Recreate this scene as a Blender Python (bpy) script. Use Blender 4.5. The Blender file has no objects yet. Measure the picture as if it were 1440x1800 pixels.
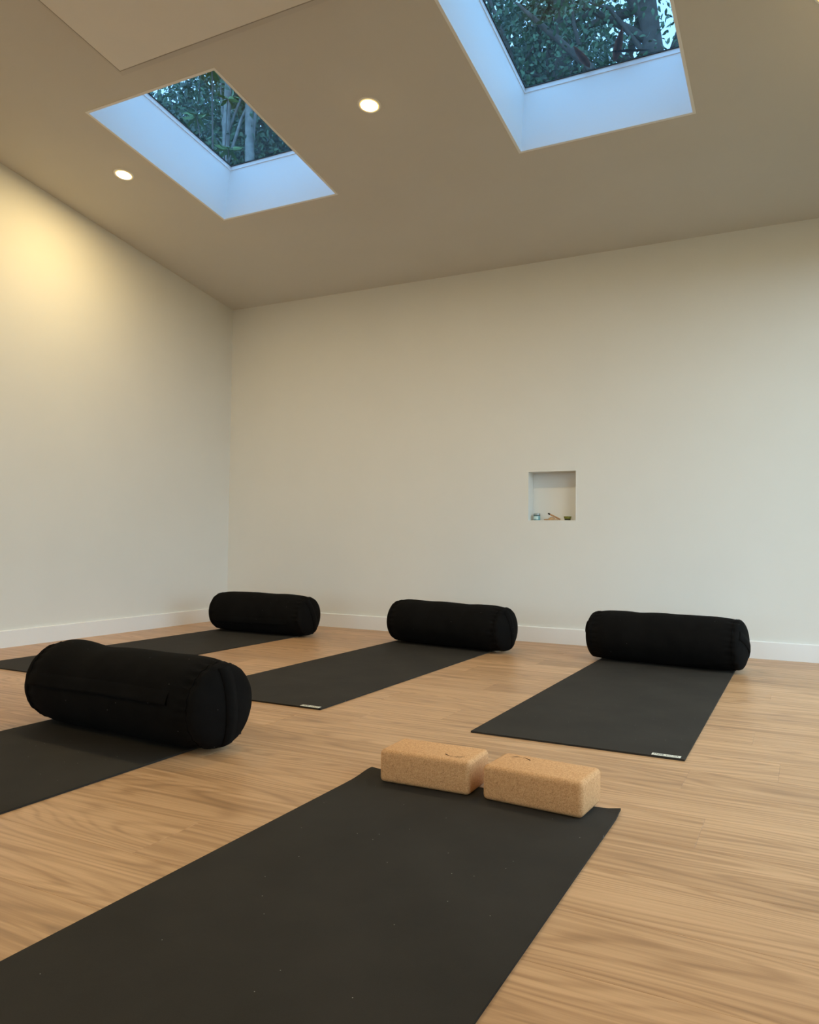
import bpy, bmesh, math, random
import numpy as np
from mathutils import Vector, Matrix, noise as mnoise

random.seed(7)
rng = np.random.default_rng(11)
sc = bpy.context.scene
COL = sc.collection

# ------------------------------------------------------------------ camera
CAM = np.array([3.6394, -4.2863, 0.5769])
YAW, PIT, ROL, FPX = 0.4744, 0.0352, 0.0124, 1360.0
cd = bpy.data.cameras.new('camera')
cd.sensor_fit = 'HORIZONTAL'
cd.sensor_width = 36.0
cd.lens = 36.0 * FPX / 1440.0
cd.clip_start = 0.02
cam = bpy.data.objects.new('camera', cd)
COL.objects.link(cam)
_F = Vector((-math.sin(YAW) * math.cos(PIT), math.cos(YAW) * math.cos(PIT), math.sin(PIT)))
_R = Vector((math.cos(YAW), math.sin(YAW), 0))
_U = _R.cross(_F)
_R2 = math.cos(ROL) * _R + math.sin(ROL) * _U
_U2 = -math.sin(ROL) * _R + math.cos(ROL) * _U
mw = Matrix((( _R2.x, _U2.x, -_F.x, CAM[0]), (_R2.y, _U2.y, -_F.y, CAM[1]),
             (_R2.z, _U2.z, -_F.z, CAM[2]), (0, 0, 0, 1)))
cam.matrix_world = mw
sc.camera = cam

# ------------------------------------------------------------------ sky, lamps, exposure
SKY_COL = (0.60, 0.80, 1.0)
SKY_STR = 3.4
LAMP_COL = (1.0, 0.75, 0.36)
LAMP_W = 7.4
w = bpy.data.worlds.new('dusk_sky')
sc.world = w
w.use_nodes = True
w.node_tree.nodes['Background'].inputs[0].default_value = (*SKY_COL, 1)
w.node_tree.nodes['Background'].inputs[1].default_value = SKY_STR
sc.view_settings.view_transform = 'Standard'
sc.view_settings.look = 'None'
sc.view_settings.gamma = 1.0
sc.view_settings.use_curve_mapping = False
sc.view_settings.exposure = 0.45
sc.cycles.use_denoising = True
sc.cycles.max_bounces = 12
sc.cycles.diffuse_bounces = 7
sc.cycles.transparent_max_bounces = 24
sc.cycles.sample_clamp_indirect = 6.0

# ------------------------------------------------------------------ room numbers
W, D = 4.12, 6.60                 # room width (x) and depth (-y)
H, SL = 2.1956, 0.1488            # ceiling height at the back wall, rise per metre towards the front
K = math.sqrt(1 + SL * SL)
ROOF = 0.315
def zc(y): return H - SL * y
def CP(u, v, n):                  # point from ceiling coordinates: u = x, v = along the slope, n = up out of the room
    return (u, (-v + SL * n) / K, H + (SL * v + n) / K)

# ------------------------------------------------------------------ helpers
def mesh_obj(name, verts, faces, mat=None, parent=None, smooth=False):
    me = bpy.data.meshes.new(name)
    me.from_pydata([tuple(v) for v in verts], [], faces)
    me.update()
    if smooth:
        me.polygons.foreach_set('use_smooth', [True] * len(me.polygons))
    o = bpy.data.objects.new(name, me)
    COL.objects.link(o)
    if mat: me.materials.append(mat)
    if parent: o.parent = parent
    return o

def bm_obj(name, bm, mat=None, parent=None, smooth=False):
    me = bpy.data.meshes.new(name)
    bmesh.ops.recalc_face_normals(bm, faces=bm.faces[:])
    bm.to_mesh(me); bm.free()
    if smooth:
        me.polygons.foreach_set('use_smooth', [True] * len(me.polygons))
    o = bpy.data.objects.new(name, me)
    COL.objects.link(o)
    if mat: me.materials.append(mat)
    if parent: o.parent = parent
    return o

def box_bm(x0, x1, y0, y1, z0, z1, bevel=0, seg=1, bm=None):
    bm2 = bmesh.new()
    bmesh.ops.create_cube(bm2, size=1)
    for v in bm2.verts:
        v.co = ((x0 + x1) / 2 + v.co.x * (x1 - x0), (y0 + y1) / 2 + v.co.y * (y1 - y0), (z0 + z1) / 2 + v.co.z * (z1 - z0))
    if bevel:
        bmesh.ops.bevel(bm2, geom=bm2.edges[:], offset=bevel, segments=seg, affect='EDGES', profile=0.5)
    if bm is None: return bm2
    me = bpy.data.meshes.new('tmp'); bm2.to_mesh(me); bm2.free()
    bm.from_mesh(me); bpy.data.meshes.remove(me)
    return bm

def empty(name, loc=(0, 0, 0), rotz=0):
    o = bpy.data.objects.new(name, None)
    o.empty_display_size = 0.05
    o.location = loc; o.rotation_euler = (0, 0, rotz)
    COL.objects.link(o)
    return o

def tag(o, label=None, cat=None, group=None, kind=None):
    if label: o['label'] = label
    if cat: o['category'] = cat
    if group: o['group'] = group
    if kind: o['kind'] = kind
    return o

def lathe(prof, n=32, closed_ends=True):
    """profile [(r, z)] turned about z -> verts, faces"""
    V, Fc = [], []
    for r, z in prof:
        for i in range(n):
            a = 2 * math.pi * i / n
            V.append((r * math.cos(a), r * math.sin(a), z))
    m = len(prof)
    for j in range(m - 1):
        for i in range(n):
            k = (i + 1) % n
            Fc.append((j * n + i, j * n + k, (j + 1) * n + k, (j + 1) * n + i))
    if closed_ends:
        Fc.append(tuple(range(n))[::-1])
        Fc.append(tuple((m - 1) * n + i for i in range(n)))
    return V, Fc

def holed_slab(us, vs, holes, w0, w1, fn):
    """slab in (u, v, w) with rectangular holes; us/vs break lines, holes = set of (i, j) cells"""
    nu, nv = len(us) - 1, len(vs) - 1
    V, Fc, idx = [], [], {}
    def vid(i, j, k):
        if (i, j, k) not in idx:
            idx[(i, j, k)] = len(V); V.append(fn(us[i], vs[j], (w0, w1)[k]))
        return idx[(i, j, k)]
    solid = lambda i, j: 0 <= i < nu and 0 <= j < nv and (i, j) not in holes
    for i in range(nu):
        for j in range(nv):
            if not solid(i, j): continue
            Fc.append((vid(i, j, 0), vid(i, j + 1, 0), vid(i + 1, j + 1, 0), vid(i + 1, j, 0)))
            Fc.append((vid(i, j, 1), vid(i + 1, j, 1), vid(i + 1, j + 1, 1), vid(i, j + 1, 1)))
            for di, dj, a, b in ((-1, 0, (i, j), (i, j + 1)), (1, 0, (i + 1, j), (i + 1, j + 1)),
                                 (0, -1, (i, j), (i + 1, j)), (0, 1, (i, j + 1), (i + 1, j + 1))):
                if not solid(i + di, j + dj):
                    Fc.append((vid(*a, 0), vid(*b, 0), vid(*b, 1), vid(*a, 1)))
    return V, Fc

def fix_normals(o):
    bm = bmesh.new(); bm.from_mesh(o.data)
    bmesh.ops.recalc_face_normals(bm, faces=bm.faces[:])
    bm.to_mesh(o.data); bm.free()
    return o

# ------------------------------------------------------------------ materials
def new_mat(name):
    m = bpy.data.materials.new(name); m.use_nodes = True
    nt = m.node_tree
    return m, nt, nt.nodes['Principled BSDF'], nt.links

def node(nt, t, **kw):
    n = nt.nodes.new(t)
    for k, v in kw.items(): setattr(n, k, v)
    return n

def math_n(nt, op, a, b=None, c=None):
    n = nt.nodes.new('ShaderNodeMath'); n.operation = op
    for i, v in enumerate((a, b, c)):
        if v is None: continue
        if isinstance(v, (int, float)): n.inputs[i].default_value = v
        else: nt.links.new(v, n.inputs[i])
    return n.outputs[0]

def ramp(nt, fac, stops):
    n = nt.nodes.new('ShaderNodeValToRGB')
    cr = n.color_ramp
    cr.elements[0].position, cr.elements[0].color = stops[0][0], (*stops[0][1], 1)
    cr.elements[1].position, cr.elements[1].color = stops[-1][0], (*stops[-1][1], 1)
    for p, c in stops[1:-1]:
        e = cr.elements.new(p); e.color = (*c, 1)
    nt.links.new(fac, n.inputs[0])
    return n.outputs[0]

def noise_n(nt, vec, scale, detail=3, rough=.5, dist=0):
    n = nt.nodes.new('ShaderNodeTexNoise')
    n.inputs['Scale'].default_value = scale; n.inputs['Detail'].default_value = detail
    n.inputs['Roughness'].default_value = rough; n.inputs['Distortion'].default_value = dist
    if vec is not None: nt.links.new(vec, n.inputs['Vector'])
    return n.outputs[0]

def bump(nt, bsdf, h, strength, dist):
    b = nt.nodes.new('ShaderNodeBump')
    b.inputs['Strength'].default_value = strength; b.inputs['Distance'].default_value = dist
    nt.links.new(h, b.inputs['Height']); nt.links.new(b.outputs[0], bsdf.inputs['Normal'])

def plain(name, col, rough=.5, spec=.5, metal=0, bumpy=None, var=0.0, vscale=8):
    m, nt, b, L = new_mat(name)
    b.inputs['Base Color'].default_value = (*col, 1)
    b.inputs['Roughness'].default_value = rough
    b.inputs['Specular IOR Level'].default_value = spec
    b.inputs['Metallic'].default_value = metal
    tc = node(nt, 'ShaderNodeTexCoord').outputs['Object']
    if var:
        n = noise_n(nt, tc, vscale, 3)
        lo = tuple(c * (1 - var) for c in col); hi = tuple(min(1, c * (1 + var)) for c in col)
        L.new(ramp(nt, n, [(.3, lo), (.7, hi)]), b.inputs['Base Color'])
    if bumpy:
        bump(nt, b, noise_n(nt, tc, bumpy[0], 2), bumpy[1], bumpy[2])
    return m

M = {}
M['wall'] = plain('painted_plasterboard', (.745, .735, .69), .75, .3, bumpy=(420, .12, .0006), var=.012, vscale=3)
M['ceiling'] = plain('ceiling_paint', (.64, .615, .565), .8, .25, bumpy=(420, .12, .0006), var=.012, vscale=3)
M['trim'] = plain('white_gloss_trim', (.84, .84, .83), .38, .5, bumpy=(60, .05, .0004))
M['lining'] = plain('white_shaft_lining', (.86, .87, .87), .55, .4, bumpy=(200, .06, .0004))
M['frame'] = plain('white_skylight_frame', (.84, .85, .86), .35, .5, bumpy=(150, .05, .0003))
M['dark_seal'] = plain('dark_rubber_seal', (.03, .035, .035), .6, .4, var=.1)
M['panel'] = plain('panel_white_coated_metal', (.77, .745, .70), .6, .35, bumpy=(500, .1, .0004), var=.01)
M['shade_band'] = plain('panel_painted_shade_band', (.60, .575, .535), .7, .3, bumpy=(500, .1, .0004), var=.01)  # darker tone paints in the panel's soft shadow on the ceiling
M['edge_shade'] = plain('panel_painted_edge_shade', (.36, .335, .30), .6, .35, var=.03)  # dark grey paints in the shading along the panel's edge
M['ring'] = plain('downlight_trim', (.85, .84, .80), .4, .5, bumpy=(120, .05, .0003))
M['subfloor'] = plain('subfloor', (.10, .07, .05), .9, .2, var=.1)
M['alu'] = plain('door_frame_metal', (.75, .75, .75), .4, .5, bumpy=(80, .05, .0003))
M['roofing'] = plain('roofing', (.20, .20, .20), .8, .3, var=.1)

# wood floor
def make_wood():
    m, nt, b, L = new_mat('oak_plank')
    tc = node(nt, 'ShaderNodeTexCoord').outputs['Object']
    oi = node(nt, 'ShaderNodeObjectInfo')
    rnd = oi.outputs['Random']
    off = node(nt, 'ShaderNodeCombineXYZ')
    L.new(math_n(nt, 'MULTIPLY', rnd, 173.0), off.inputs[0])
    L.new(math_n(nt, 'MULTIPLY', rnd, 91.0), off.inputs[1])
    L.new(math_n(nt, 'MULTIPLY', rnd, 47.0), off.inputs[2])
    add = node(nt, 'ShaderNodeVectorMath', operation='ADD')
    L.new(tc, add.inputs[0]); L.new(off.outputs[0], add.inputs[1])
    def mapped(sx, sy):
        mp = node(nt, 'ShaderNodeMapping')
        mp.inputs['Scale'].default_value = (sx, sy, 1)
        L.new(add.outputs[0], mp.inputs['Vector'])
        return mp.outputs[0]
    # contour lines of a stretched noise make the cathedral figure
    base = noise_n(nt, mapped(.6, 5.5), 1.0, 1.4, .4, .15)
    rings = math_n(nt, 'SINE', math_n(nt, 'MULTIPLY', base, 190.0))
    rings = math_n(nt, 'MULTIPLY_ADD', rings, .5, .5)
    rings = math_n(nt, 'POWER', rings, 2.6)
    wob = noise_n(nt, mapped(3.5, 20), 1.0, 3, .6)
    rings = math_n(nt, 'MULTIPLY', rings, math_n(nt, 'MULTIPLY_ADD', wob, 1.5, -.15))
    fib = noise_n(nt, mapped(4.5, 140), 1.0, 3, .65)
    fib2 = noise_n(nt, mapped(1.5, 48), 1.0, 3, .6)
    blot = noise_n(nt, mapped(.9, 7), 1.0, 2, .5)
    f = math_n(nt, 'MULTIPLY', rings, .21)
    f = math_n(nt, 'MULTIPLY_ADD', fib, .34, f)
    f = math_n(nt, 'MULTIPLY_ADD', fib2, .42, f)
    f = math_n(nt, 'MULTIPLY_ADD', blot, .30, f)
    f = math_n(nt, 'MULTIPLY_ADD', math_n(nt, 'SUBTRACT', rnd, .5), .10, f)
    col = ramp(nt, f, [(.24, (.72, .444, .243)), (.45, (.585, .350, .182)), (.63, (.425, .240, .115)), (.86, (.26, .142, .068))])
    L.new(col, b.inputs['Base Color'])
    r = math_n(nt, 'MULTIPLY_ADD', fib2, .12, .30)
    L.new(r, b.inputs['Roughness'])
    b.inputs['Specular IOR Level'].default_value = .4
    bump(nt, b, f, .10, .0008)
    return m
M['wood'] = make_wood()

def make_cork():
    m, nt, b, L = new_mat('cork')
    tc = node(nt, 'ShaderNodeTexCoord').outputs['Object']
    v = node(nt, 'ShaderNodeTexVoronoi'); v.inputs['Scale'].default_value = 520
    L.new(tc, v.inputs['Vector'])
    sep = node(nt, 'ShaderNodeSeparateColor'); L.new(v.outputs['Color'], sep.inputs[0])
    n = noise_n(nt, tc, 160, 4, .7)
    f = math_n(nt, 'MULTIPLY_ADD', sep.outputs[0], .55, math_n(nt, 'MULTIPLY', n, .5))
    L.new(ramp(nt, f, [(.12, (.36, .175, .072)), (.35, (.55, .290, .125)), (.60, (.63, .345, .155)), (.9, (.70, .42, .21))]), b.inputs['Base Color'])
    b.inputs['Roughness'].default_value = .8
    b.inputs['Specular IOR Level'].default_value = .25
    bump(nt, b, f, .25, .0008)
    return m
M['cork'] = make_cork()

def make_mat_rubber():
    m, nt, b, L = new_mat('dark_rubber_mat')
    tc = node(nt, 'ShaderNodeTexCoord').outputs['Object']
    n1 = noise_n(nt, tc, 5, 4, .6)
    n2 = noise_n(nt, tc, 900, 2, .6)
    v = node(nt, 'ShaderNodeTexVoronoi'); v.voronoi_dimensions = '2D'; v.inputs['Scale'].default_value = 26
    v.inputs['Randomness'].default_value = 1
    L.new(tc, v.inputs['Vector'])
    lint = math_n(nt, 'LESS_THAN', v.outputs['Distance'], .020)
    sepc = node(nt, 'ShaderNodeSeparateColor'); L.new(v.outputs['Color'], sepc.inputs[0])
    lint = math_n(nt, 'MULTIPLY', lint, math_n(nt, 'GREATER_THAN', sepc.outputs[0], .90))
    f = math_n(nt, 'MULTIPLY_ADD', n2, .35, math_n(nt, 'MULTIPLY', n1, .65))
    base = ramp(nt, f, [(.3, (.025, .0222, .0185)), (.7, (.039, .0345, .0285))])
    mx = node(nt, 'ShaderNodeMix', data_type='RGBA')
    L.new(lint, mx.inputs[0]); L.new(base, mx.inputs[6]); mx.inputs[7].default_value = (.35, .34, .32, 1)
    L.new(mx.outputs[2], b.inputs['Base Color'])
    b.inputs['Roughness'].default_value = .75
    b.inputs['Specular IOR Level'].default_value = .1
    bump(nt, b, n2, .35, .0006)
    return m
M['mat'] = make_mat_rubber()

def make_cloth():
    m, nt, b, L = new_mat('black_cotton')
    tc = node(nt, 'ShaderNodeTexCoord').outputs['Object']
    n = noise_n(nt, tc, 14, 4, .6)
    v = node(nt, 'ShaderNodeTexVoronoi'); v.inputs['Scale'].default_value = 50
    L.new(tc, v.inputs['Vector'])
    sepc = node(nt, 'ShaderNodeSeparateColor'); L.new(v.outputs['Color'], sepc.inputs[0])
    lint = math_n(nt, 'MULTIPLY', math_n(nt, 'LESS_THAN', v.outputs['Distance'], .05), math_n(nt, 'GREATER_THAN', sepc.outputs[0], .82))
    base = ramp(nt, n, [(.3, (.0046, .0041, .0037)), (.7, (.0072, .0064, .0057))])
    mx = node(nt, 'ShaderNodeMix', data_type='RGBA')
    L.new(lint, mx.inputs[0]); L.new(base, mx.inputs[6]); mx.inputs[7].default_value = (.2, .19, .18, 1)
    L.new(mx.outputs[2], b.inputs['Base Color'])
    b.inputs['Roughness'].default_value = .95
    b.inputs['Specular IOR Level'].default_value = .06
    b.inputs['Sheen Weight'].default_value = .004
    wv = node(nt, 'ShaderNodeTexWave'); wv.inputs['Scale'].default_value = 420
    L.new(tc, wv.inputs['Vector'])
    h = math_n(nt, 'MULTIPLY_ADD', n, 3.0, math_n(nt, 'MULTIPLY', wv.outputs[1], .15))
    bump(nt, b, h, .35, .004)
    return m
M['cloth'] = make_cloth()
M['piping'] = plain('black_piping', (.004, .004, .004), .9, .06, var=.2, vscale=60)

def make_emit(name, col, strength):
    m = bpy.data.materials.new(name); m.use_nodes = True
    nt = m.node_tree; nt.nodes.remove(nt.nodes['Principled BSDF'])
    e = node(nt, 'ShaderNodeEmission'); e.inputs[0].default_value = (*col, 1); e.inputs[1].default_value = strength
    nt.links.new(e.outputs[0], nt.nodes['Material Output'].inputs[0])
    return m
M['halo_glow'] = make_emit('downlight_painted_halo', (1, .66, .24), .95)  # weak yellow glow painted in for the bloom around the lamp
M['lens'] = make_emit('downlight_lens', (1, .78, .42), 60)

def make_glass(name, tint, refl=1.0):
    m = bpy.data.materials.new(name); m.use_nodes = True
    nt = m.node_tree; nt.nodes.remove(nt.nodes['Principled BSDF'])
    t = node(nt, 'ShaderNodeBsdfTransparent'); t.inputs[0].default_value = (*tint, 1)
    g = node(nt, 'ShaderNodeBsdfGlossy'); g.inputs['Roughness'].default_value = .0
    ge = node(nt, 'ShaderNodeNewGeometry')
    dt = node(nt, 'ShaderNodeVectorMath', operation='DOT_PRODUCT')
    nt.links.new(ge.outputs['Incoming'], dt.inputs[0]); nt.links.new(ge.outputs['Normal'], dt.inputs[1])
    c = math_n(nt, 'SUBTRACT', 1.0, math_n(nt, 'ABSOLUTE', dt.outputs['Value']))
    fr = math_n(nt, 'MULTIPLY_ADD', math_n(nt, 'POWER', c, 5.0), .96, .04)      # Schlick reflectance of each face
    mx = node(nt, 'ShaderNodeMixShader')
    nt.links.new(math_n(nt, 'MULTIPLY', fr, refl), mx.inputs[0])
    nt.links.new(t.outputs[0], mx.inputs[1]); nt.links.new(g.outputs[0], mx.inputs[2])
    nt.links.new(mx.outputs[0], nt.nodes['Material Output'].inputs[0])
    return m
M['skyglass'] = make_glass('tinted_skylight_glass', (.45, .585, .69), 1.0)
M['doorglass'] = make_glass('clear_door_glass', (.93, .96, .95), 1.0)

def make_leaf(name, lo, hi):
    m, nt, b, L = new_mat(name)
    tc = node(nt, 'ShaderNodeTexCoord').outputs['Object']
    n = noise_n(nt, tc, 2.2, 5, .75)
    L.new(ramp(nt, n, [(.3, lo), (.7, hi)]), b.inputs['Base Color'])
    b.inputs['Roughness'].default_value = .45
    b.inputs['Specular IOR Level'].default_value = .4
    return m
M['leaf_dark'] = make_leaf('dark_foliage', (.05, .10, .065), (.13, .22, .13))
M['leaf_mid'] = make_leaf('mid_foliage', (.06, .13, .07), (.16, .29, .15))
M['leaf_far'] = make_leaf('far_foliage', (.06, .11, .09), (.14, .22, .17))
M['leaf_bright'] = make_leaf('fresh_foliage', (.07, .16, .04), (.14, .27, .07))
M['bark_pale'] = plain('pale_bark', (.30, .29, .27), .9, .2, bumpy=(30, .4, .01), var=.35, vscale=9)
M['bark'] = plain('grey_brown_bark', (.12, .105, .09), .9, .2, bumpy=(30, .4, .01), var=.35, vscale=9)
M['dead_leaf'] = plain('dry_brown_leaf', (.34, .115, .065), .7, .3, var=.3, vscale=40)
M['twig'] = plain('dark_wet_twig', (.03, .04, .03), .7, .3, var=.3, vscale=40)
M['ground'] = plain('garden_ground', (.06, .075, .045), .95, .1, var=.4, vscale=2)

# ------------------------------------------------------------------ floor
PW = 0.1757
fl = bm_obj('floor', box_bm(-.0, W, -D, 0, -.12, -.009), M['subfloor'])
tag(fl, 'light oak plank floor running parallel to the back wall', kind='structure')
row0 = -2.366
known = {0: 3.373, 1: None, 2: 3.448, -3: 3.497, -7: 3.517, 5: 2.545, -1: 2.355,
         3: 2.78, 4: 3.12, 6: 3.18, 7: 2.80, 8: 3.08, 9: 2.74, 10: 3.15}   # board ends that show, by row below y = row0
PL = 1.22
prev = None
for k in range(-14, 26):
    yt = min(0.0, row0 - PW * (k - 1)); yb = max(-D, row0 - PW * k)
    if yt - yb < .01: continue
    xs = known.get(k)
    if xs is None:
        xs = random.uniform(0, PL)
        while prev is not None and min(abs((xs - prev) % PL), PL - abs((xs - prev) % PL)) < .25:
            xs = random.uniform(0, PL)
    prev = xs
    cuts = [0.0, W] + [xs + n * PL for n in range(-6, 7) if .06 < xs + n * PL < W - .06]
    cuts.sort()
    for a, b in zip(cuts[:-1], cuts[1:]):
        cx, cy = (a + b) / 2, (yt + yb) / 2
        hx, hy = (b - a) / 2 - .00012, (yt - yb) / 2 - .00012
        o = bm_obj('plank', box_bm(-hx, hx, -hy, hy, -.009, 0, .0004), M['wood'], fl)
        o.location = (cx, cy, 0)

# ------------------------------------------------------------------ walls, ceiling, niche
TW = 0.20
# back wall with a blind niche
NX0, NX1, NZ0, NZ1, ND = 2.210, 2.486, 0.695, 0.9735, 0.09
t = .006
V, Fc = holed_slab([-TW, NX0 - t, NX1 + t, W + TW], [-.12, NZ0 - t, NZ1 + t, zc(0) + .02], {(1, 1)}, 0, ND + t, lambda u, v, n: (u, n, v))
V2, F2 = holed_slab([-TW, W + TW], [-.12, zc(0) + .02], set(), ND + t, TW, lambda u, v, n: (u, n, v))
F2 = [tuple(i + len(V) for i in f) for f in F2]
wb = fix_normals(mesh_obj('wall_back', V + V2, Fc + F2, M['wall']))
tag(wb, 'white painted back wall with a small square niche', kind='structure')
bm = bmesh.new()
for a in ((NX0 - t, NX0, NZ0 - t, NZ1 + t), (NX1, NX1 + t, NZ0 - t, NZ1 + t), (NX0, NX1, NZ0 - t, NZ0), (NX0, NX1, NZ1, NZ1 + t)):
    box_bm(a[0], a[1], -.0008, ND, a[2], a[3], .0006, 1, bm)
box_bm(NX0 - t, NX1 + t, ND, ND + t, NZ0 - t, NZ1 + t, 0, 1, bm)
bm_obj('niche_lining', bm, M['wall'], wb)

def prism_yz(name, poly, x0, x1, mat):
    n = len(poly)
    V = [(x0, y, z) for y, z in poly] + [(x1, y, z) for y, z in poly]
    Fc = [tuple(range(n)), tuple(range(n, 2 * n))[::-1]] + [(i, (i + 1) % n, n + (i + 1) % n, n + i) for i in range(n)]
    return fix_normals(mesh_obj(name, V, Fc, mat))
wl = prism_yz('wall_left', [(0, -.12), (-D, -.12), (-D, zc(-D) + .02), (0, zc(0) + .02)], -TW, 0, M['wall'])
tag(wl, 'plain white painted left wall under the rising ceiling', kind='structure')
FX0, FX1 = .90, 3.10
wf = fix_normals(mesh_obj('wall_front', *holed_slab([-TW, FX0, FX1, W + TW], [-.12, 0, 2.3, zc(-D) + .02], {(1, 1)}, -D - TW, -D, lambda u, v, n: (u, n, v)), M['wall']))
tag(wf, 'white front wall behind the viewer with wide glazed doors', kind='structure')
DY0, DY1, DH = -0.12, -3.15, 2.10
V, Fc = holed_slab([0, -DY0, -DY1, D], [-.12, 0, DH, 2.19], {(1, 1)}, W, W + TW, lambda u, v, n: (n, -u, v))
V2, n0 = [], len(V)
poly = [(0, 2.19), (-D, 2.19), (-D, zc(-D) + .02), (0, zc(0) + .02)]
V += [(W, y, z) for y, z in poly] + [(W + TW, y, z) for y, z in poly]
Fc += [tuple(n0 + i for i in range(4)), tuple(n0 + 4 + i for i in range(4))[::-1]] + [(n0 + i, n0 + (i + 1) % 4, n0 + 4 + (i + 1) % 4, n0 + 4 + i) for i in range(4)]
wr = fix_normals(mesh_obj('wall_right', V, Fc, M['wall']))
tag(wr, 'white right wall with wide glazed sliding doors', kind='structure')

SKY = [(0.768, 1.497), (2.494, 3.232)]
SV0, SV1 = 1.004, 1.931
LT = .012
us = [-TW, SKY[0][0] - LT, SKY[0][1] + LT, SKY[1][0] - LT, SKY[1][1] + LT, W + TW]
vs = [-TW, SV0 - LT, SV1 + LT, (D + TW) * K]
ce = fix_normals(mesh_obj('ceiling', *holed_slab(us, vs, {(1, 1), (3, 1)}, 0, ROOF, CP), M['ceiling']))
tag(ce, 'sloping white plasterboard ceiling', kind='structure')

# baseboards
BH, BT = .0871, .015
def prof_strip(name, a, b, inward, label):
    a, b, inward = Vector(a), Vector(b), Vector(inward)
    prof = [(0, 0), (BT, 0), (BT, BH - .003), (BT - .003, BH), (0, BH)]
    V = [tuple(q + inward * d + Vector((0, 0, h))) for q in (a, b) for d, h in prof]
    n = len(prof)
    Fc = [tuple(range(n)), tuple(range(n, 2 * n))[::-1]] + [(i, (i + 1) % n, n + (i + 1) % n, n + i) for i in range(n)]
    return tag(fix_normals(mesh_obj(name, V, Fc, M['trim'])), label, kind='structure')
prof_strip('baseboard_left', (0, 0, 0), (0, -D, 0), (1, 0, 0), 'white baseboard along the left wall')
prof_strip('baseboard_back', (BT, 0, 0), (W, 0, 0), (0, -1, 0), 'white baseboard along the back wall')
prof_strip('baseboard_right', (W, DY1, 0), (W, -D, 0), (-1, 0, 0), 'white baseboard along the right wall past the glazed doors')
prof_strip('baseboard_front', (BT, -D, 0), (FX0, -D, 0), (0, 1, 0), 'short white baseboard beside the front doors')

# skylights
def slope_box(bm, u0, u1, v0, v1, n0, n1):
    q = [bm.verts.new(CP(u, v, n)) for n in (n0, n1) for u, v in ((u0, v0), (u1, v0), (u1, v1), (u0, v1))]
    for f in ((0, 1, 2, 3), (7, 6, 5, 4), (0, 4, 5, 1), (1, 5, 6, 2), (2, 6, 7, 3), (3, 7, 4, 0)):
        bm.faces.new([q[i] for i in f])
for n, (u0, u1) in enumerate(SKY):
    root = empty('window_%d' % (n + 1), CP((u0 + u1) / 2, (SV0 + SV1) / 2, 0))
    tag(root, ['square skylight with white shaft nearer the left wall', 'square skylight with white shaft cut by the top of the picture'][n], kind='structure')
    inv = Matrix.Translation(Vector(root.location)).inverted()
    def part(name, bm, mat):
        bm.transform(inv)
        return bm_obj(name, bm, mat, root)
    e = -.0012
    for (a, b, c, d) in ((u0 - LT, u0, SV0 - LT, SV1 + LT), (u1, u1 + LT, SV0 - LT, SV1 + LT), (u0, u1, SV0 - LT, SV0), (u0, u1, SV1, SV1 + LT)):
        bm = bmesh.new(); slope_box(bm, a, b, c, d, e, ROOF)
        part('shaft_board', bm, M['lining'])
    g = .004
    bm = bmesh.new()
    for (a, b, c, d) in ((u0, u0 + g, SV0, SV1), (u1 - g, u1, SV0, SV1), (u0 + g, u1 - g, SV0, SV0 + g), (u0 + g, u1 - g, SV1 - g, SV1)):
        slope_box(bm, a, b, c, d, ROOF - .022, ROOF)
    part('frame', bm, M['frame'])
    bm = bmesh.new(); g2 = .009
    for (a, b, c, d) in ((u0, u0 + g2, SV0, SV1), (u1 - g2, u1, SV0, SV1), (u0 + g2, u1 - g2, SV0, SV0 + g2), (u0 + g2, u1 - g2, SV1 - g2, SV1)):
        slope_box(bm, a, b, c, d, ROOF, ROOF + .004)
    part('seal', bm, M['dark_seal'])
    bm = bmesh.new()
    slope_box(bm, u0 - .03, u1 + .03, SV0 - .03, SV1 + .03, ROOF + .004, ROOF + .008)
    part('glass_pane', bm, M['skyglass'])
    bm = bmesh.new(); o = .075
    for (a, b, c, d) in ((u0 - o, u0 - .03, SV0 - o, SV1 + o), (u1 + .03, u1 + o, SV0 - o, SV1 + o), (u0 - .03, u1 + .03, SV0 - o, SV0 - .03), (u0 - .03, u1 + .03, SV1 + .03, SV1 + o)):
        slope_box(bm, a, b, c, d, ROOF, ROOF + .008)
    part('flashing', bm, M['roofing'])

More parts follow.
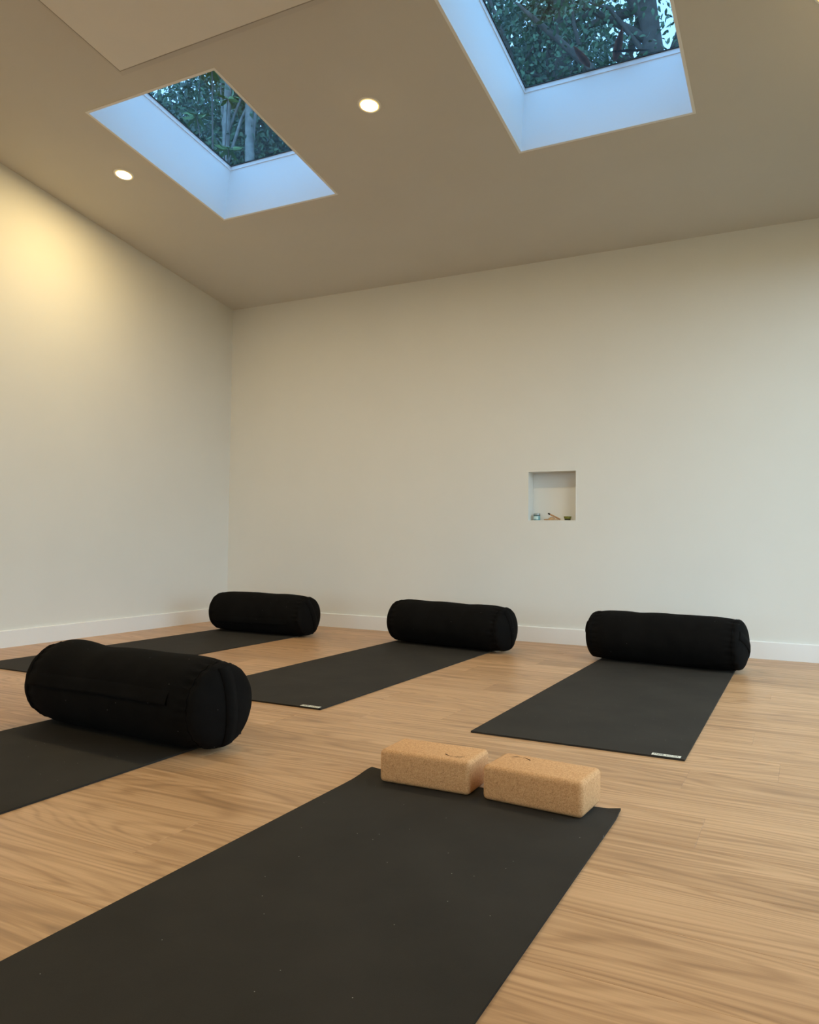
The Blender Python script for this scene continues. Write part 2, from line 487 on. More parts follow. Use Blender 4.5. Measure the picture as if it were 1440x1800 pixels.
# glazed sliding doors in the right wall and in the front wall: a runs along the wall, d out of the room
def glazed_doors(name, label, a0, a1, top, leaves, to_world):
    root = tag(empty(name, to_world((a0 + a1) / 2, .03, 0)), label, kind='structure')
    def dpart(nm, p, q, z0, z1, d0, d1, mat):
        A, B = to_world(p, d0, z0), to_world(q, d1, z1)
        lo = [min(x, y) for x, y in zip(A, B)]; hi = [max(x, y) for x, y in zip(A, B)]
        bm = box_bm(lo[0], hi[0], lo[1], hi[1], lo[2], hi[2])
        bm.transform(Matrix.Translation(Vector(root.location)).inverted())
        return bm_obj(nm, bm, mat, root)
    f0, f1 = .03, .10
    dpart('jamb', a0, a0 + .05, 0, top, f0, f1, M['alu']); dpart('jamb', a1 - .05, a1, 0, top, f0, f1, M['alu'])
    dpart('head', a0 + .05, a1 - .05, top - .05, top, f0, f1, M['alu']); dpart('sill', a0 + .05, a1 - .05, 0, .04, f0, f1, M['alu'])
    for i in range(leaves):
        p = a0 + .05 + (a1 - a0 - .10) * i / leaves; q = a0 + .05 + (a1 - a0 - .10) * (i + 1) / leaves
        x0 = f0 + .005 + .032 * (i % 2)
        dpart('stile', p, p + .05, .04, top - .05, x0, x0 + .028, M['alu']); dpart('stile', q - .05, q, .04, top - .05, x0, x0 + .028, M['alu'])
        dpart('rail', p + .05, q - .05, .04, .12, x0, x0 + .028, M['alu']); dpart('rail', p + .05, q - .05, top - .10, top - .05, x0, x0 + .028, M['alu'])
        dpart('glass_pane', p + .05, q - .05, .12, top - .10, x0 + .010, x0 + .016, M['doorglass'])
    hp = (a0 + a1) / 2
    dpart('handle', hp - .035, hp - .015, .95, 1.15, f0 - .025, f0 + .005, M['alu'])
    return root
glazed_doors('door_1', 'wide glazed sliding doors in the right wall', -DY0, -DY1, DH, 2, lambda a, d, z: (W + d, -a, z))
glazed_doors('door_2', 'wide glazed sliding doors in the front wall behind the viewer', FX0, FX1, 2.3, 3, lambda a, d, z: (a, -D - d, z))

# outdoor ground around the house
gs = 60
V, Fc = holed_slab([-gs, -TW, W + TW, gs], [-gs, -D - TW, TW, gs], {(1, 1)}, -.30, -.06, lambda u, v, n: (u, v, n))
tag(fix_normals(mesh_obj('ground', V, Fc, M['ground'])), 'garden ground around the studio', kind='structure')

# ------------------------------------------------------------------ ceiling panel and downlights
def slope_matrix(u, v, n=0):
    o = Vector(CP(u, v, n))
    ex = Vector((1, 0, 0)); ey = Vector((0, 1, -SL)).normalized(); ez = ex.cross(ey)
    return Matrix(((ex.x, ey.x, ez.x, o.x), (ex.y, ey.y, ez.y, o.y), (ex.z, ey.z, ez.z, o.z), (0, 0, 0, 1)))
PU, PV = 1.174, 2.094 * K
rp = empty('ceiling_heater_panel'); rp.matrix_world = slope_matrix(PU + .6, PV + .30, 0)
tag(rp, 'large flat white rectangular panel fixed to the ceiling, at the upper left', 'ceiling panel')
bm_obj('panel_face', box_bm(-.6, .6, -.30, .30, -.050, -.034, .0012, 2), M['panel'], rp)
bm_obj('mounting_frame', box_bm(-.52, .52, -.22, .22, -.034, -.004, 0), M['panel'], rp)
bm_obj('shadow_band', box_bm(-.665, .665, -.365, .365, -.004, 0, .001), M['shade_band'], rp)  # added thin sheet: shadow band around the panel, put into its colour
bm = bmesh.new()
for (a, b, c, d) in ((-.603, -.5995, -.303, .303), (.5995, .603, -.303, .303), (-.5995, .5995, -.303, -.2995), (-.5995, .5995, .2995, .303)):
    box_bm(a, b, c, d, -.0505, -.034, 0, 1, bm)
bm_obj('edge_shade_line', bm, M['edge_shade'], rp)  # added border that draws the shaded edge line

LENS_R = .037
def downlight(u, v, label):
    r = empty('downlight'); r.matrix_world = slope_matrix(u, v, 0)
    tag(r, label, 'ceiling light', 'recessed ceiling downlights')
    V, Fc = lathe([(LENS_R, 0), (LENS_R, -.0055), (LENS_R + .003, -.0050), (LENS_R + .005, -.0040), (LENS_R + .005, 0)], 40, False)
    fix_normals(mesh_obj('halo_ring', V, Fc, M['halo_glow'], r, True))  # added glowing ring that imitates the lamp's halo
    V, Fc = lathe([(LENS_R + .005, 0), (LENS_R + .005, -.003), (LENS_R + .006, -.0035), (LENS_R + .012, -.0030), (LENS_R + .014, 0)], 40, False)
    fix_normals(mesh_obj('trim_ring', V, Fc, M['ring'], r, True))
    V, Fc = lathe([(LENS_R - .0005, 0), (LENS_R - .0005, -.003), (LENS_R - .006, -.0065), (LENS_R * .5, -.009), (.001, -.010)], 32, True)
    fix_normals(mesh_obj('lens', V, Fc, M['lens'], r, True))
    ld = bpy.data.lights.new('downlight_lamp', 'AREA')
    ld.shape = 'DISK'; ld.size = LENS_R * 1.6; ld.energy = LAMP_W; ld.color = LAMP_COL
    lo = bpy.data.objects.new('downlight_lamp', ld); COL.objects.link(lo)
    lo.parent = r; lo.location = (0, 0, -.0115)
    return r
LV = 1.505 * K
downlight(.548, LV, 'small glowing round downlight between the left wall and the left skylight')
downlight(1.995, LV, 'small glowing round downlight between the two skylights')
downlight(3.72, 1.43 * K, 'small glowing round downlight right of the right skylight, cut off at the top right corner')
for i, u in enumerate((.548, 1.995, 3.72)):
    downlight(u, 5.0 * K, ['small round downlight near the front wall, on the left wall side', 'small round downlight near the front wall, in the middle', 'small round downlight near the front wall, on the glazed door side'][i])

# ------------------------------------------------------------------ yoga mats
MW, MT = .61, .0048
def make_mat(x0, y_far, length, label, curls=()):
    nx, ny = 24, 72
    xs = np.linspace(0, MW, nx + 1); ys = np.linspace(0, -length, ny + 1)
    if curls:
        ys = np.concatenate([np.linspace(0, -.25, 26), np.linspace(-.25, -length, ny - 25 + 1)[1:]]); ny = len(ys) - 1
    V = []
    def lift(x, y):
        z = 0
        for cx, cy, sx, sy, a in curls:
            z += a * math.exp(-((x - cx) / sx) ** 2 - ((y - cy) / sy) ** 2)
        return z
    for top in (1, 0):
        for y in ys:
            for x in xs:
                V.append((x - MW / 2, y, lift(x, y) + (MT if top else 0)))
    n = (nx + 1) * (ny + 1)
    Fc = []
    I = lambda i, j, k: k * n + j * (nx + 1) + i
    for j in range(ny):
        for i in range(nx):
            Fc.append((I(i, j, 0), I(i, j + 1, 0), I(i + 1, j + 1, 0), I(i + 1, j, 0)))
            Fc.append((I(i, j, 1), I(i + 1, j, 1), I(i + 1, j + 1, 1), I(i, j + 1, 1)))
    for i in range(nx):
        Fc.append((I(i, 0, 0), I(i + 1, 0, 0), I(i + 1, 0, 1), I(i, 0, 1)))
        Fc.append((I(i, ny, 0), I(i, ny, 1), I(i + 1, ny, 1), I(i + 1, ny, 0)))
    for j in range(ny):
        Fc.append((I(0, j, 0), I(0, j, 1), I(0, j + 1, 1), I(0, j + 1, 0)))
        Fc.append((I(nx, j, 0), I(nx, j + 1, 0), I(nx, j + 1, 1), I(nx, j, 1)))
    r = empty('yoga_mat', (x0 + MW / 2, y_far, 0.0002))
    tag(r, label, 'yoga mat', 'dark yoga mats on the plank floor')
    o = mesh_obj('mat_sheet', V, Fc, M['mat'], r)
    fix_normals(o)
    return r

M['tag'] = plain('cream_woven_tag', (.72, .70, .60), .8, .2, var=.05, vscale=400)
M['tag_edge'] = plain('black_tag_border', (.012, .012, .012), .7, .2, var=.1)
M['ink'] = plain('dark_ink', (.02, .02, .02), .8, .1, var=.1)
def text_mesh(name, body, size, mat, parent, loc, width=None):
    cu = bpy.data.curves.new('tmp_text', 'FONT'); cu.body = body; cu.size = size
    cu.align_x = 'CENTER'; cu.align_y = 'CENTER'; cu.extrude = .00008; cu.resolution_u = 2
    to = bpy.data.objects.new('tmp_text', cu); COL.objects.link(to)
    dg = bpy.context.evaluated_depsgraph_get()
    me = bpy.data.meshes.new_from_object(to.evaluated_get(dg))
    bpy.data.objects.remove(to)
    me.name = name; me.materials.clear(); me.materials.append(mat)
    if width:
        co = np.array([v.co[:] for v in me.vertices]); k = width / (co[:, 0].max() - co[:, 0].min())
        for v in me.vertices: v.co.x *= k
    o = bpy.data.objects.new(name, me); COL.objects.link(o)
    o.parent = parent; o.location = loc
    return o
def mat_tag(root, length):
    tx, ty = MW / 2 - .049, -length + .0145
    b = bm_obj('tag_border', box_bm(-.0395, .0395, -.0120, .0120, 0, .0004), M['tag_edge'], root)
    b.location = (tx, ty, MT)
    g = bm_obj('brand_tag', box_bm(-.0375, .0375, -.0100, .0100, 0, .0008), M['tag'], root)
    g.location = (tx, ty, MT); tag(g, 'small cream woven tag with dark lettering')
    text_mesh('lettering', 'JADE YOGA', .0165, M['ink'], g, (0, 0, .0009), .066)

LA = 1.73
mA = make_mat(2.7402, -2.1157 + LA, LA, 'dark grey yoga mat on the right with a cream tag, under the rightmost bolster'); mat_tag(mA, LA)
mC = make_mat(1.5755, -2.0922 + LA, LA, 'dark grey yoga mat in the middle of the back row with a small cream tag'); mat_tag(mC, LA)
mD = make_mat(.3864, -2.1175 + LA, LA, 'dark grey yoga mat lying nearest the left wall')
mE = make_mat(1.5507, -2.47, LA, 'dark grey yoga mat at the left edge under the big near bolster')
mB = make_mat(2.6749, -2.595, LA, 'large dark grey yoga mat in the foreground with cork blocks on its far end',
              curls=((0, -.015, .035, .05, .006), (MW, 0, .022, .03, .006)))

# ------------------------------------------------------------------ bolsters
def smooth01(x): x = max(0., min(1., x)); return x * x * (3 - 2 * x)
def make_bolster(x, y, rot, L, R, label, roll, flap, seed, bumps=(), base=MT + .0002):
    root = tag(empty('bolster', (x, y, base), rot), label, 'bolster', 'black cylindrical bolsters')
    S = .865                        # seam between tube and end panel (fraction of half length)
    hl = L / 2
    sd = seed * 13.7
    zc0 = R * .955
    def rad(s, a):                  # s in -1..1 along, a angle (0 = +y, pi/2 = up)
        b = abs(s)
        if b <= S:
            r = R * (1 - .055 * (b / S) ** 7)
        else:
            q = (b - S) / (1 - S)
            r = R * .945 * max(0., 1 - q ** 2.6) ** .5
        ca, sa = math.cos(a), math.sin(a)
        n = mnoise.noise((s * 2.1 + sd, ca * .9, sa * .9 + sd * .3))
        n2 = mnoise.noise((s * 5 + sd, ca * 2.3, sa * 2.3))
        r *= 1 + .022 * n + .010 * n2
        g = math.exp(-((b - S + .03) / .055) ** 2)
        ph = 26 * a + 3.0 * mnoise.noise((ca * 2 + sd, sa * 2, s))
        r -= g * (.0052 * (.5 + .5 * math.sin(ph)) + .0015)
        if b > S:
            q = (b - S) / (1 - S)
            r -= .0020 * math.sin(13 * a + 5 * n) * math.exp(-(q / .35) ** 2)
        for bs, ba, ws, wa, am in bumps:
            da = math.atan2(math.sin(a - ba), math.cos(a - ba))
            r += am * math.exp(-((s - bs) / ws) ** 2 - (da / wa) ** 2)
        return r
    def surf(s, a, off=0):
        r = rad(s, a) + off
        z = zc0 + r * math.sin(a)
        yv = r * math.cos(a)
        if z < .012:                # flattens where it rests
            z = .012 * math.exp((z - .012) / .012) if z > -.06 else 0.0
        return Vector((s * hl, yv, max(z, 0.0)))
    NA = 112
    body_s = np.linspace(-S, S, 97)
    V = [surf(s, 2 * math.pi * i / NA) for s in body_s for i in range(NA)]
    Fc = [(j * NA + i, j * NA + (i + 1) % NA, (j + 1) * NA + (i + 1) % NA, (j + 1) * NA + i) for j in range(len(body_s) - 1) for i in range(NA)]
    fix_normals(mesh_obj('cover', V, Fc, M['cloth'], root, True))
    for sg in (-1, 1):
        qs = 1 - (1 - np.linspace(0, 1, 22)) ** 2
        V = [surf(sg * (S + (1 - S) * q), 2 * math.pi * i / NA) for q in qs[:-1] for i in range(NA)]
        V.append(Vector((sg * hl, 0, zc0)))
        m = len(qs) - 1
        Fc = [(j * NA + i, j * NA + (i + 1) % NA, (j + 1) * NA + (i + 1) % NA, (j + 1) * NA + i) for j in range(m - 1) for i in range(NA)]
        Fc += [((m - 1) * NA + i, (m - 1) * NA + (i + 1) % NA, m * NA) for i in range(NA)]
        ep = fix_normals(mesh_obj('end_panel', V, Fc, M['cloth'], root, True))
        # seam cord
        V, Fc = [], []
        for i in range(NA):
            a = 2 * math.pi * i / NA
            c = surf(sg * S, a); out = Vector((0, math.cos(a), math.sin(a)))
            for k in range(6):
                b = 2 * math.pi * k / 6
                p = c + out * (.0016 * math.cos(b) + .0004) + Vector((1, 0, 0)) * .0016 * math.sin(b)
                p.z = max(p.z, .0002); V.append(p)
        for i in range(NA):
            for k in range(6):
                Fc.append((i * 6 + k, i * 6 + (k + 1) % 6, ((i + 1) % NA) * 6 + (k + 1) % 6, ((i + 1) % NA) * 6 + k))
        fix_normals(mesh_obj('seam_cord', V, Fc, M['piping'], root, True))
        # carry strap sewn across the end panel
        V, Fc = [], []
        ca, sa = math.cos(roll), math.sin(roll)
        N2, wd = 40, .020
        for i in range(N2 + 1):
            q = -0.90 + 1.80 * i / N2            # across the panel, in panel radii
            for wv, hgt in ((-wd, -.002), (-wd, .0035), (0, .0045), (wd, .0035), (wd, -.002)):
                py, pz = q * R * .945 * ca - wv * sa, q * R * .945 * sa + wv * ca
                rr = math.hypot(py, pz); ang = math.atan2(pz, py)
                lo, hi = S, 1.0              # find the panel depth at this radius
                for _ in range(18):
                    mid = (lo + hi) / 2
                    if rad(sg * mid, ang) > rr: lo = mid
                    else: hi = mid
                p = Vector((sg * (lo * hl + hgt), py, zc0 + pz))
                p.z = max(p.z, .0005); V.append(p)
        for i in range(N2):
            for k in range(4):
                Fc.append((i * 5 + k, i * 5 + k + 1, (i + 1) * 5 + k + 1, (i + 1) * 5 + k))
        fix_normals(mesh_obj('carry_strap', V, Fc, M['cloth'], ep, True))
    if flap is not None:            # overlapping zip flap along the tube
        V, Fc = [], []
        N2 = 70
        for i in range(N2 + 1):
            s = -S * .985 + (S * .985 + .70) * i / N2
            aa = flap + .03 * math.sin(2.2 * s + seed)
            for da, off in ((.30, .0006), (.22, .0030), (.06, .0060), (0, .0068), (0, -.002)):
                V.append(surf(s, aa - da if math.cos(flap) < 0 else aa + da, off))
        for i in range(N2):
            for k in range(4):
                Fc.append((i * 5 + k, i * 5 + k + 1, (i + 1) * 5 + k + 1, (i + 1) * 5 + k))
        fix_normals(mesh_obj('zip_flap', V, Fc, M['cloth'], root, True))
    return root
PI = math.pi
make_bolster(3.042, -.480, -.116, .737, .1215, 'black cloth bolster at the far right, end of the tagged right mat', 2.6, None, 1, ((-.3, PI / 2, .12, .8, -.003), (.82, 2.2, .15, .6, .004)))
make_bolster(1.929, -.459, -.145, .752, .1205, 'black cloth bolster in the middle of the back row, under the wall niche', 1.9, None, 2, ((-.75, PI / 2, .2, .9, .004), (.25, PI / 2, .2, .9, -.004)))
make_bolster(.725, -.518, .009, .722, .1205, 'black cloth bolster at the back left in the corner of the walls', 2.0, PI + .42, 3, ((-.2, PI / 2, .5, .9, .003),))
make_bolster(1.890, -2.627, -.058, .767, .1240, 'largest looking black bolster, nearest on the left, with a zip flap showing', 1.65, PI - .08, 4, ((-.72, PI / 2, .17, .9, .008), (-.35, PI / 2, .16, .9, -.005), (.6, PI / 2, .2, .9, .002)))

# ------------------------------------------------------------------ cork blocks
M['mark'] = plain('burnt_mark', (.06, .03, .015), .9, .1, var=.2, vscale=200)
def make_block(x, y, rot, label, mirror):
    bw, bd, bh = .2286, .128, .0762
    r = tag(empty('yoga_block', (x, y, MT + .0004), rot), label, 'yoga block', 'cork blocks on the front mat')
    bm = box_bm(-bw / 2, bw / 2, -bd / 2, bd / 2, 0, bh, .0115, 5)
    bm_obj('cork_body', bm, M['cork'], r, True)
    # branded mark: a tapering broken arc with a dot, lying in the top face
    V, Fc = [], []
    def arc(x0, x1, wid, dy=0., n=14):
        i0 = len(V)
        for i in range(n + 1):
            q = i / n; xx = x0 + (x1 - x0) * q
            yy = .0055 - .0115 * (1 - (xx / .024) ** 2) + dy
            wv = np.interp(q, [k / (len(wid) - 1) for k in range(len(wid))], wid)
            V.extend([(xx, yy - wv, 0), (xx, yy + wv, 0)])
        for i in range(n):
            a = i0 + 2 * i; Fc.append((a, a + 2, a + 3, a + 1))
    arc(-.0250, -.0175, (.0012, .0026, .0022))
    arc(-.0175, -.0020, (.0020, .0010, .0005))
    arc(.0010, .0245, (.0003, .0009, .0014, .0016, .0007))
    arc(.0090, .0200, (.0003, .0006, .0002), -.0045)
    o = mesh_obj('logo_mark', V, Fc, M['mark'], r)
    if mirror: o.location = (-.0625, .032, bh + .0003); o.rotation_euler = (0, 0, PI)
    else: o.location = (.0635, -.033, bh + .0003)
    return r
make_block(2.853, -2.609, .019, 'cork yoga block on the left of the pair, with its mark near the front edge', False)
make_block(3.118, -2.618, -.075, 'cork yoga block on the right of the pair, with its mark near the back corner', True)

# ------------------------------------------------------------------ things in the niche
M['jar_glass'] = plain('pale_aqua_jar', (.16, .34, .36), .15, .6, var=.05)
M['jar_label'] = plain('jar_label_paper', (.52, .68, .68), .7, .2, var=.05)
M['steel'] = plain('brushed_lid', (.34, .38, .38), .35, .5, metal=.7, bumpy=(300, .1, .0002))
M['teal_dark'] = plain('dark_teal_band', (.03, .09, .10), .4, .5, var=.1)
M['pale_wood'] = plain('pale_wood', (.52, .34, .18), .6, .3, var=.25, vscale=90)
M['stick_wood'] = plain('reddish_stick_wood', (.40, .22, .10), .7, .3, var=.35, vscale=120)
M['char'] = plain('charred_tip', (.008, .007, .006), .9, .1, var=.2, vscale=200)
M['olive'] = plain('olive_glaze', (.16, .16, .015), .35, .5, var=.12, vscale=60)
M['olive_dark'] = plain('dark_olive_glaze', (.035, .04, .012), .4, .5, var=.12, vscale=60)
M['wax'] = plain('pale_green_wax', (.45, .46, .16), .5, .4, var=.05)
NY = .045
j = tag(empty('candle_jar', (2.2475, NY, NZ0)), 'small pale aqua candle jar with a silver lid in the wall niche', 'jar')
mesh_obj('jar_body', *lathe([(.0165, 0), (.0185, .002), (.0190, .004), (.0190, .0255), (.0180, .0285)], 28), M['jar_glass'], j, True)
mesh_obj('band', *lathe([(.0186, .0265), (.0194, .0270), (.0194, .0295), (.0186, .0300)], 28), M['teal_dark'], j, True)
mesh_obj('lid', *lathe([(.0192, .0300), (.0194, .0305), (.0194, .0395), (.0180, .0412)], 28), M['steel'], j, True)
V, Fc = [], []
for i in range(13):
    a = -PI / 2 - .2 + (i - 6) * .15
    for z in (.005, .024): V.append((.0194 * math.cos(a), .0194 * math.sin(a), z))
for i in range(12): Fc.append((2 * i, 2 * i + 2, 2 * i + 3, 2 * i + 1))
lb = mesh_obj('label_wrap', V, Fc, M['jar_label'], j, True)
V, Fc = [], []
for i in range(7):
    a = -PI / 2 - .25 + (i - 3) * .13
    for z in (.0065, .0080): V.append((.0196 * math.cos(a), .0196 * math.sin(a), z))
for i in range(6): Fc.append((2 * i, 2 * i + 2, 2 * i + 3, 2 * i + 1))
mesh_obj('printed_line', V, Fc, M['teal_dark'], lb)

d = tag(empty('incense_dish', (2.333, NY, NZ0)), 'small carved wooden incense dish in the middle of the wall niche', 'dish')
V, Fc = lathe([(.034, 0), (.041, .0025), (.0435, .0055), (.0420, .0065), (.030, .0045), (.001, .0040)], 32)
o = fix_normals(mesh_obj('dish_plate', V, Fc, M['pale_wood'], d, True)); o.scale = (1.02, .62, 1)
bm = bmesh.new(); bmesh.ops.create_icosphere(bm, subdivisions=3, radius=1)
for v in bm.verts:
    n = 1 + .22 * mnoise.noise(v.co * 2.2)
    v.co = Vector((v.co.x * .019 * n, v.co.y * .012 * n, max(v.co.z, -.35) * .011 * n + .0085))
o = bm_obj('carved_rest', bm, M['pale_wood'], d, True); o.location = (.002, 0, .0005)
def tube(pts, rads, n=8):
    V, Fc = [], []
    pts = [Vector(p) for p in pts]
    for i, p in enumerate(pts):
        t = (pts[min(i + 1, len(pts) - 1)] - pts[max(i - 1, 0)]).normalized()
        a = t.cross(Vector((.31, .17, .93)) if abs(t.z) < .9 else Vector((1, 0, 0))).normalized(); b = t.cross(a)
        for k in range(n):
            q = 2 * PI * k / n
            V.append(p + (a * math.cos(q) + b * math.sin(q)) * rads[i])
    for i in range(len(pts) - 1):
        for k in range(n):
            Fc.append((i * n + k, i * n + (k + 1) % n, (i + 1) * n + (k + 1) % n, (i + 1) * n + k))
    Fc.append(tuple(range(n))); Fc.append(tuple((len(pts) - 1) * n + k for k in range(n)))
    return V, Fc
st = tag(empty('incense_stick', (2.343, NY - .006, NZ0)), 'thick wooden incense stick with a charred black tip leaning on the dish', 'incense')
P0, P1 = Vector((.044, 0, .0060)), Vector((-.028, .002, .0405))
V, Fc = tube([P0.lerp(P1, q) for q in (0, .3, .6, .82)], [.0042, .0048, .0046, .0044], 7)
fix_normals(mesh_obj('stick', V, Fc, M['stick_wood'], st))
V, Fc = tube([P0.lerp(P1, q) for q in (.82, .9, 1)], [.0046, .0048, .0040], 7)
fix_normals(mesh_obj('charred_tip', V, Fc, M['char'], st))
g = tag(empty('candle_bowl', (2.428, NY, NZ0)), 'small olive green candle bowl at the right of the wall niche', 'candle')
fix_normals(mesh_obj('bowl', *lathe([(.0175, .0085), (.0195, .013), (.0225, .0225), (.0215, .0232), (.0195, .020), (.001, .0195)], 30), M['olive'], g, True))
fix_normals(mesh_obj('foot', *lathe([(.0165, 0), (.0172, .001), (.0178, .0085), (.0172, .009)], 30), M['olive_dark'], g, True))
fix_normals(mesh_obj('wax', *lathe([(.0193, .0200), (.0150, .0212), (.001, .0213)], 24), M['wax'], g, True))
fix_normals(mesh_obj('wick', *tube([(0, 0, .0205), (.0003, 0, .0265)], [.0006, .0005], 6), M['char'], g))

# ------------------------------------------------------------------ fallen leaves on the right skylight
def fallen(name, u, v, ang, length, width, mat, label, curl=.02):
    n = 10; V, Fc = [], []
    for i in range(n + 1):
        q = i / n
        wv = width / 2 * math.sin(PI * q ** .75) ** .8 if 0 < i < n else .0006
        for k in (-1, -.5, 0, .5, 1):
            V.append((q * length, k * wv, .003 + curl * (q - .45) ** 2 + .35 * abs(k) * wv))
    m = len(V)
    V = V + [(x, y, z - .0012) for x, y, z in V]
    for i in range(n):
        for k in range(4):
            a = i * 5 + k
            Fc.append((a, a + 5, a + 6, a + 1)); Fc.append((m + a, m + a + 1, m + a + 6, m + a + 5))
    bd = [i * 5 for i in range(n + 1)] + [n * 5 + k for k in range(1, 5)] + [i * 5 + 4 for i in range(n - 1, -1, -1)] + [3, 2, 1]
    for a, b in zip(bd, bd[1:] + bd[:1]): Fc.append((a, b, m + b, m + a))
    o = fix_normals(mesh_obj(name, V, Fc, mat, None, True))
    o.matrix_world = slope_matrix(u, v, ROOF + .0085) @ Matrix.Rotation(ang, 4, 'Z')
    return tag(o, label, 'leaf' if 'leaf' in name else 'twig')
fallen('fallen_leaf', 2.796, 1.013, -1.79, .150, .036, M['dead_leaf'], 'dry reddish fallen leaf on the skylight glass, the left of two')
fallen('fallen_leaf', 2.904, 1.008, -1.19, .190, .036, M['dead_leaf'], 'dry reddish fallen leaf on the skylight glass, the right of two, upright')
fallen('fallen_twig', 2.900, 1.075, .31, .165, .018, M['twig'], 'dark narrow twig beside the right fallen leaf on the glass', .004)

# ------------------------------------------------------------------ trees behind the studio
def leaves_mesh(name, C, Dr, size, mat, parent, aspect=.42):
    """C centres (n,3), Dr unit directions, size (n,)"""
    n = len(C)
    up = rng.normal(size=(n, 3)); side = np.cross(Dr, up); side /= np.linalg.norm(side, axis=1)[:, None] + 1e-9
    nor = np.cross(side, Dr)
    s = size[:, None]
    pts = [C, C + Dr * s * .35 + side * s * aspect * .5 + nor * s * .06, C + Dr * s * .72 + side * s * aspect * .36 + nor * s * .04, C + Dr * s - nor * s * .10,
           C + Dr * s * .72 - side * s * aspect * .36 + nor * s * .04, C + Dr * s * .35 - side * s * aspect * .5 + nor * s * .06]
    co = np.stack(pts, 1).reshape(-1, 3).astype(np.float32)
    base = (np.arange(n) * 6)[:, None]
    tri = np.array([[0, 1, 5], [1, 2, 5], [2, 4, 5], [2, 3, 4]]).reshape(-1)
    idx = (base + tri[None, :]).reshape(-1).astype(np.int32)
    me = bpy.data.meshes.new(name)
    me.vertices.add(n * 6); me.vertices.foreach_set('co', co.reshape(-1))
    me.loops.add(len(idx)); me.loops.foreach_set('vertex_index', idx)
    np_ = n * 4
    me.polygons.add(np_)
    me.polygons.foreach_set('loop_start', (np.arange(np_) * 3).astype(np.int32))
    me.update(calc_edges=True)
    me.materials.append(mat)
    o = bpy.data.objects.new(name, me); COL.objects.link(o); o.parent = parent
    o['kind'] = 'stuff'
    return o

def tree(base, trunk_pts, trunk_r, crowns, nleaf, lsize, leafmat, bark, label, nbranch=8, clump=.35, per=60, aspect=.42):
    root = tag(empty('tree', base), label, 'tree', 'trees behind the studio')
    B = np.array(base)
    tp = [np.array(p, float) for p in trunk_pts]
    fix_normals(mesh_obj('trunk', *tube(tp, [trunk_r * (1 - .55 * i / (len(tp) - 1)) for i in range(len(tp))], 10), bark, root, True))
    vol = np.array([c[3] * c[4] * c[5] for c in crowns]); vol = vol / vol.sum()
    ncl = max(1, nleaf // per)
    ci = rng.choice(len(crowns), ncl, p=vol)
    cr = np.array(crowns)
    d = rng.normal(size=(ncl, 3)); d /= np.linalg.norm(d, axis=1)[:, None]
    rr = rng.random(ncl) ** (1 / 2.2)
    cc = cr[ci, :3] + d * rr[:, None] * cr[ci, 3:6]
    for i in range(nbranch):
        k = rng.integers(ncl); e = cc[k]
        q = rng.uniform(.45, .95); f = q * (len(tp) - 1); j0 = min(int(f), len(tp) - 2)
        s0 = tp[j0] + (tp[j0 + 1] - tp[j0]) * (f - j0)
        mid = (s0 + e) / 2 + np.array([0, 0, .25]) + rng.normal(size=3) * .15
        m1 = s0 * .7 + mid * .3 + rng.normal(size=3) * .04; m2 = mid * .45 + e * .55 + rng.normal(size=3) * .08
        r0 = trunk_r * rng.uniform(.22, .42)
        fix_normals(mesh_obj('branch', *tube([s0, m1, mid, m2, e], [r0, r0 * .85, r0 * .65, r0 * .45, r0 * .15], 6), bark, root, True))
    C = np.repeat(cc, per, 0) + rng.normal(size=(ncl * per, 3)) * clump
    Dr = rng.normal(size=(len(C), 3)); Dr[:, 2] -= .35; Dr /= np.linalg.norm(Dr, axis=1)[:, None]
    leaves_mesh('foliage', C, Dr, lsize * rng.uniform(.6, 1.3, len(C)), leafmat, root, aspect)
    return root

G = -.06
# pale stems seen through the left skylight
tree((-4.45, 5.0, G), [(0, 0, 0), (-.03, 0, 3), (-.02, 0, 5.6), (0, 0, 7.2), (.06, 0, 9.5), (.1, .1, 12)], .085,
     [(-1.0, .9, 8.4, 2.0, 1.2, 2.2), (0, .3, 12, 1.8, 1.8, 1.5)], 9000, .11, M['leaf_mid'], M['bark_pale'], 'slender tree with a pale trunk, the left of the pair seen through the left skylight', 9)
tree((-4.05, 5.1, G), [(0, 0, 0), (.05, 0, 3), (.02, 0, 5.6), (-.03, 0, 7.2), (-.02, 0, 9.5), (.1, .1, 12)], .105,
     [(1.0, 1.2, 8.0, 1.6, 1.0, 2.0), (.3, .3, 12, 1.8, 1.8, 1.5)], 8000, .11, M['leaf_dark'], M['bark_pale'], 'slender tree with a pale trunk, the right of the pair seen through the left skylight', 9)
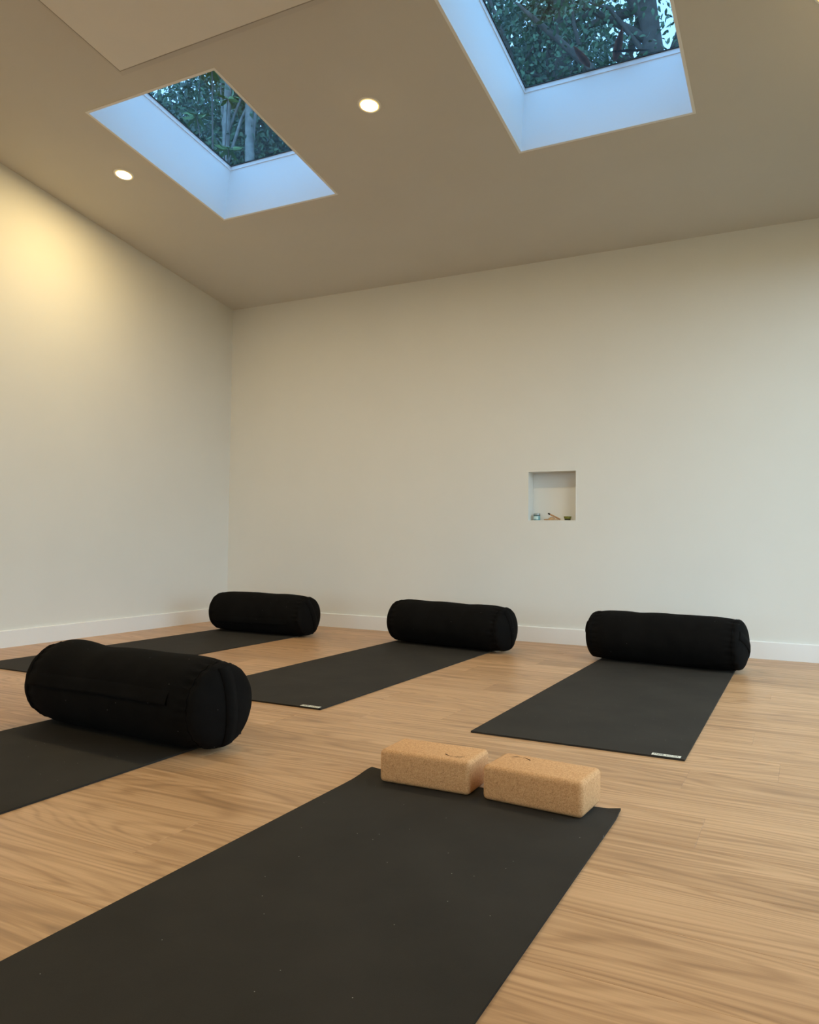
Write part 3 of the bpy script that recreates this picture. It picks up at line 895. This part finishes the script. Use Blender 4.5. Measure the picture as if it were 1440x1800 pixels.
# leafy tree over the right skylight
tree((2.6, 4.6, G), [(0, 0, 0), (-.1, 0, 2.2), (-.25, .1, 4.0), (-.42, .2, 5.6), (-.55, .2, 6.6), (-.7, .1, 8.0)], .20,
     [(-.9, .5, 6.3, 1.5, 1.2, 1.1), (-1.2, .3, 7.6, 1.6, 1.3, 1.0), (-.2, .6, 8.6, 1.5, 1.5, 1.0)], 7600, .075, M['leaf_mid'], M['bark'], 'leafy grey barked tree seen through the right skylight with sky showing between its leaves', 14, .32, 50, .5)
tree((.2, 5.4, G), [(0, 0, 0), (.1, 0, 2.5), (.3, .1, 4.6), (.5, .1, 6.0), (.6, .1, 7.2), (.5, .1, 8.6)], .16,
     [(.0, .6, 6.8, 1.5, 1.1, 1.5), (-.5, .6, 8.3, 1.5, 1.3, 1.2)], 13000, .075, M['leaf_dark'], M['bark'], 'dense dark leaved tree with forking branches seen at the left of the right skylight', 14, .30, 50, .5)
# darker trees further back
far = [(-11.0, 10.5, 3.0, 9.8), (-8.2, 9.6, 2.6, 9.0), (-5.8, 9.4, 2.5, 9.0), (-3.0, 9.5, 2.6, 8.2), (-1.0, 9.8, 2.3, 9.2)]
flab = ['tall dark tree far behind, furthest left', 'tall dark tree far behind, second from the left', 'tall dark tree far behind the two pale trunks'
        , 'tall dark tree far behind, between the two skylight views', 'tall dark tree far behind the forking branches']
for (x, y, r, z), lb in zip(far, flab):
    tree((x, y, G), [(0, 0, 0), (.1, 0, 3), (0, .1, 6), (.1, 0, z), (0, 0, z + 2)], .16, [(0, 0, z, r, r * .8, 2.6)], int(1100 * r * r * .8), .19, M['leaf_far'], M['bark'], lb, 7, .45, 60, .55)
# fresh rosette leaves near the left skylight
def rosette_plant(base, tips, label):
    root = tag(empty('tree', base), label, 'tree', 'trees behind the studio')
    tp = [(0, 0, 0), (.02, .02, 2), (-.03, 0, 4), tips[0]]
    fix_normals(mesh_obj('trunk', *tube(tp, [.022, .020, .016, .008], 8), M['bark'], root, True))
    C, Dr = [], []
    for t in tips:
        if t is not tips[0]:
            fix_normals(mesh_obj('branch', *tube([tp[2], tuple((np.array(tp[2]) + np.array(t)) / 2 + np.array([0, .05, .08])), t], [.010, .008, .005], 6), M['bark'], root, True))
        for i in range(11):
            a = 2 * PI * i / 11
            C.append(t); Dr.append((math.cos(a), math.sin(a) * .8, .25 * math.sin(2 * a) - .15))
    C = np.array(C, float); Dr = np.array(Dr, float); Dr /= np.linalg.norm(Dr, axis=1)[:, None]
    leaves_mesh('foliage', C, Dr, rng.uniform(.15, .22, len(C)), M['leaf_bright'], root, .26)
rosette_plant((-2.75, 2.9, G), [(-.12, .0, 6.40), (.13, .05, 5.38), (-.45, .1, 5.95), (.05, .1, 6.05)], 'slim plant with fresh green leaf rosettes close above the left skylight')
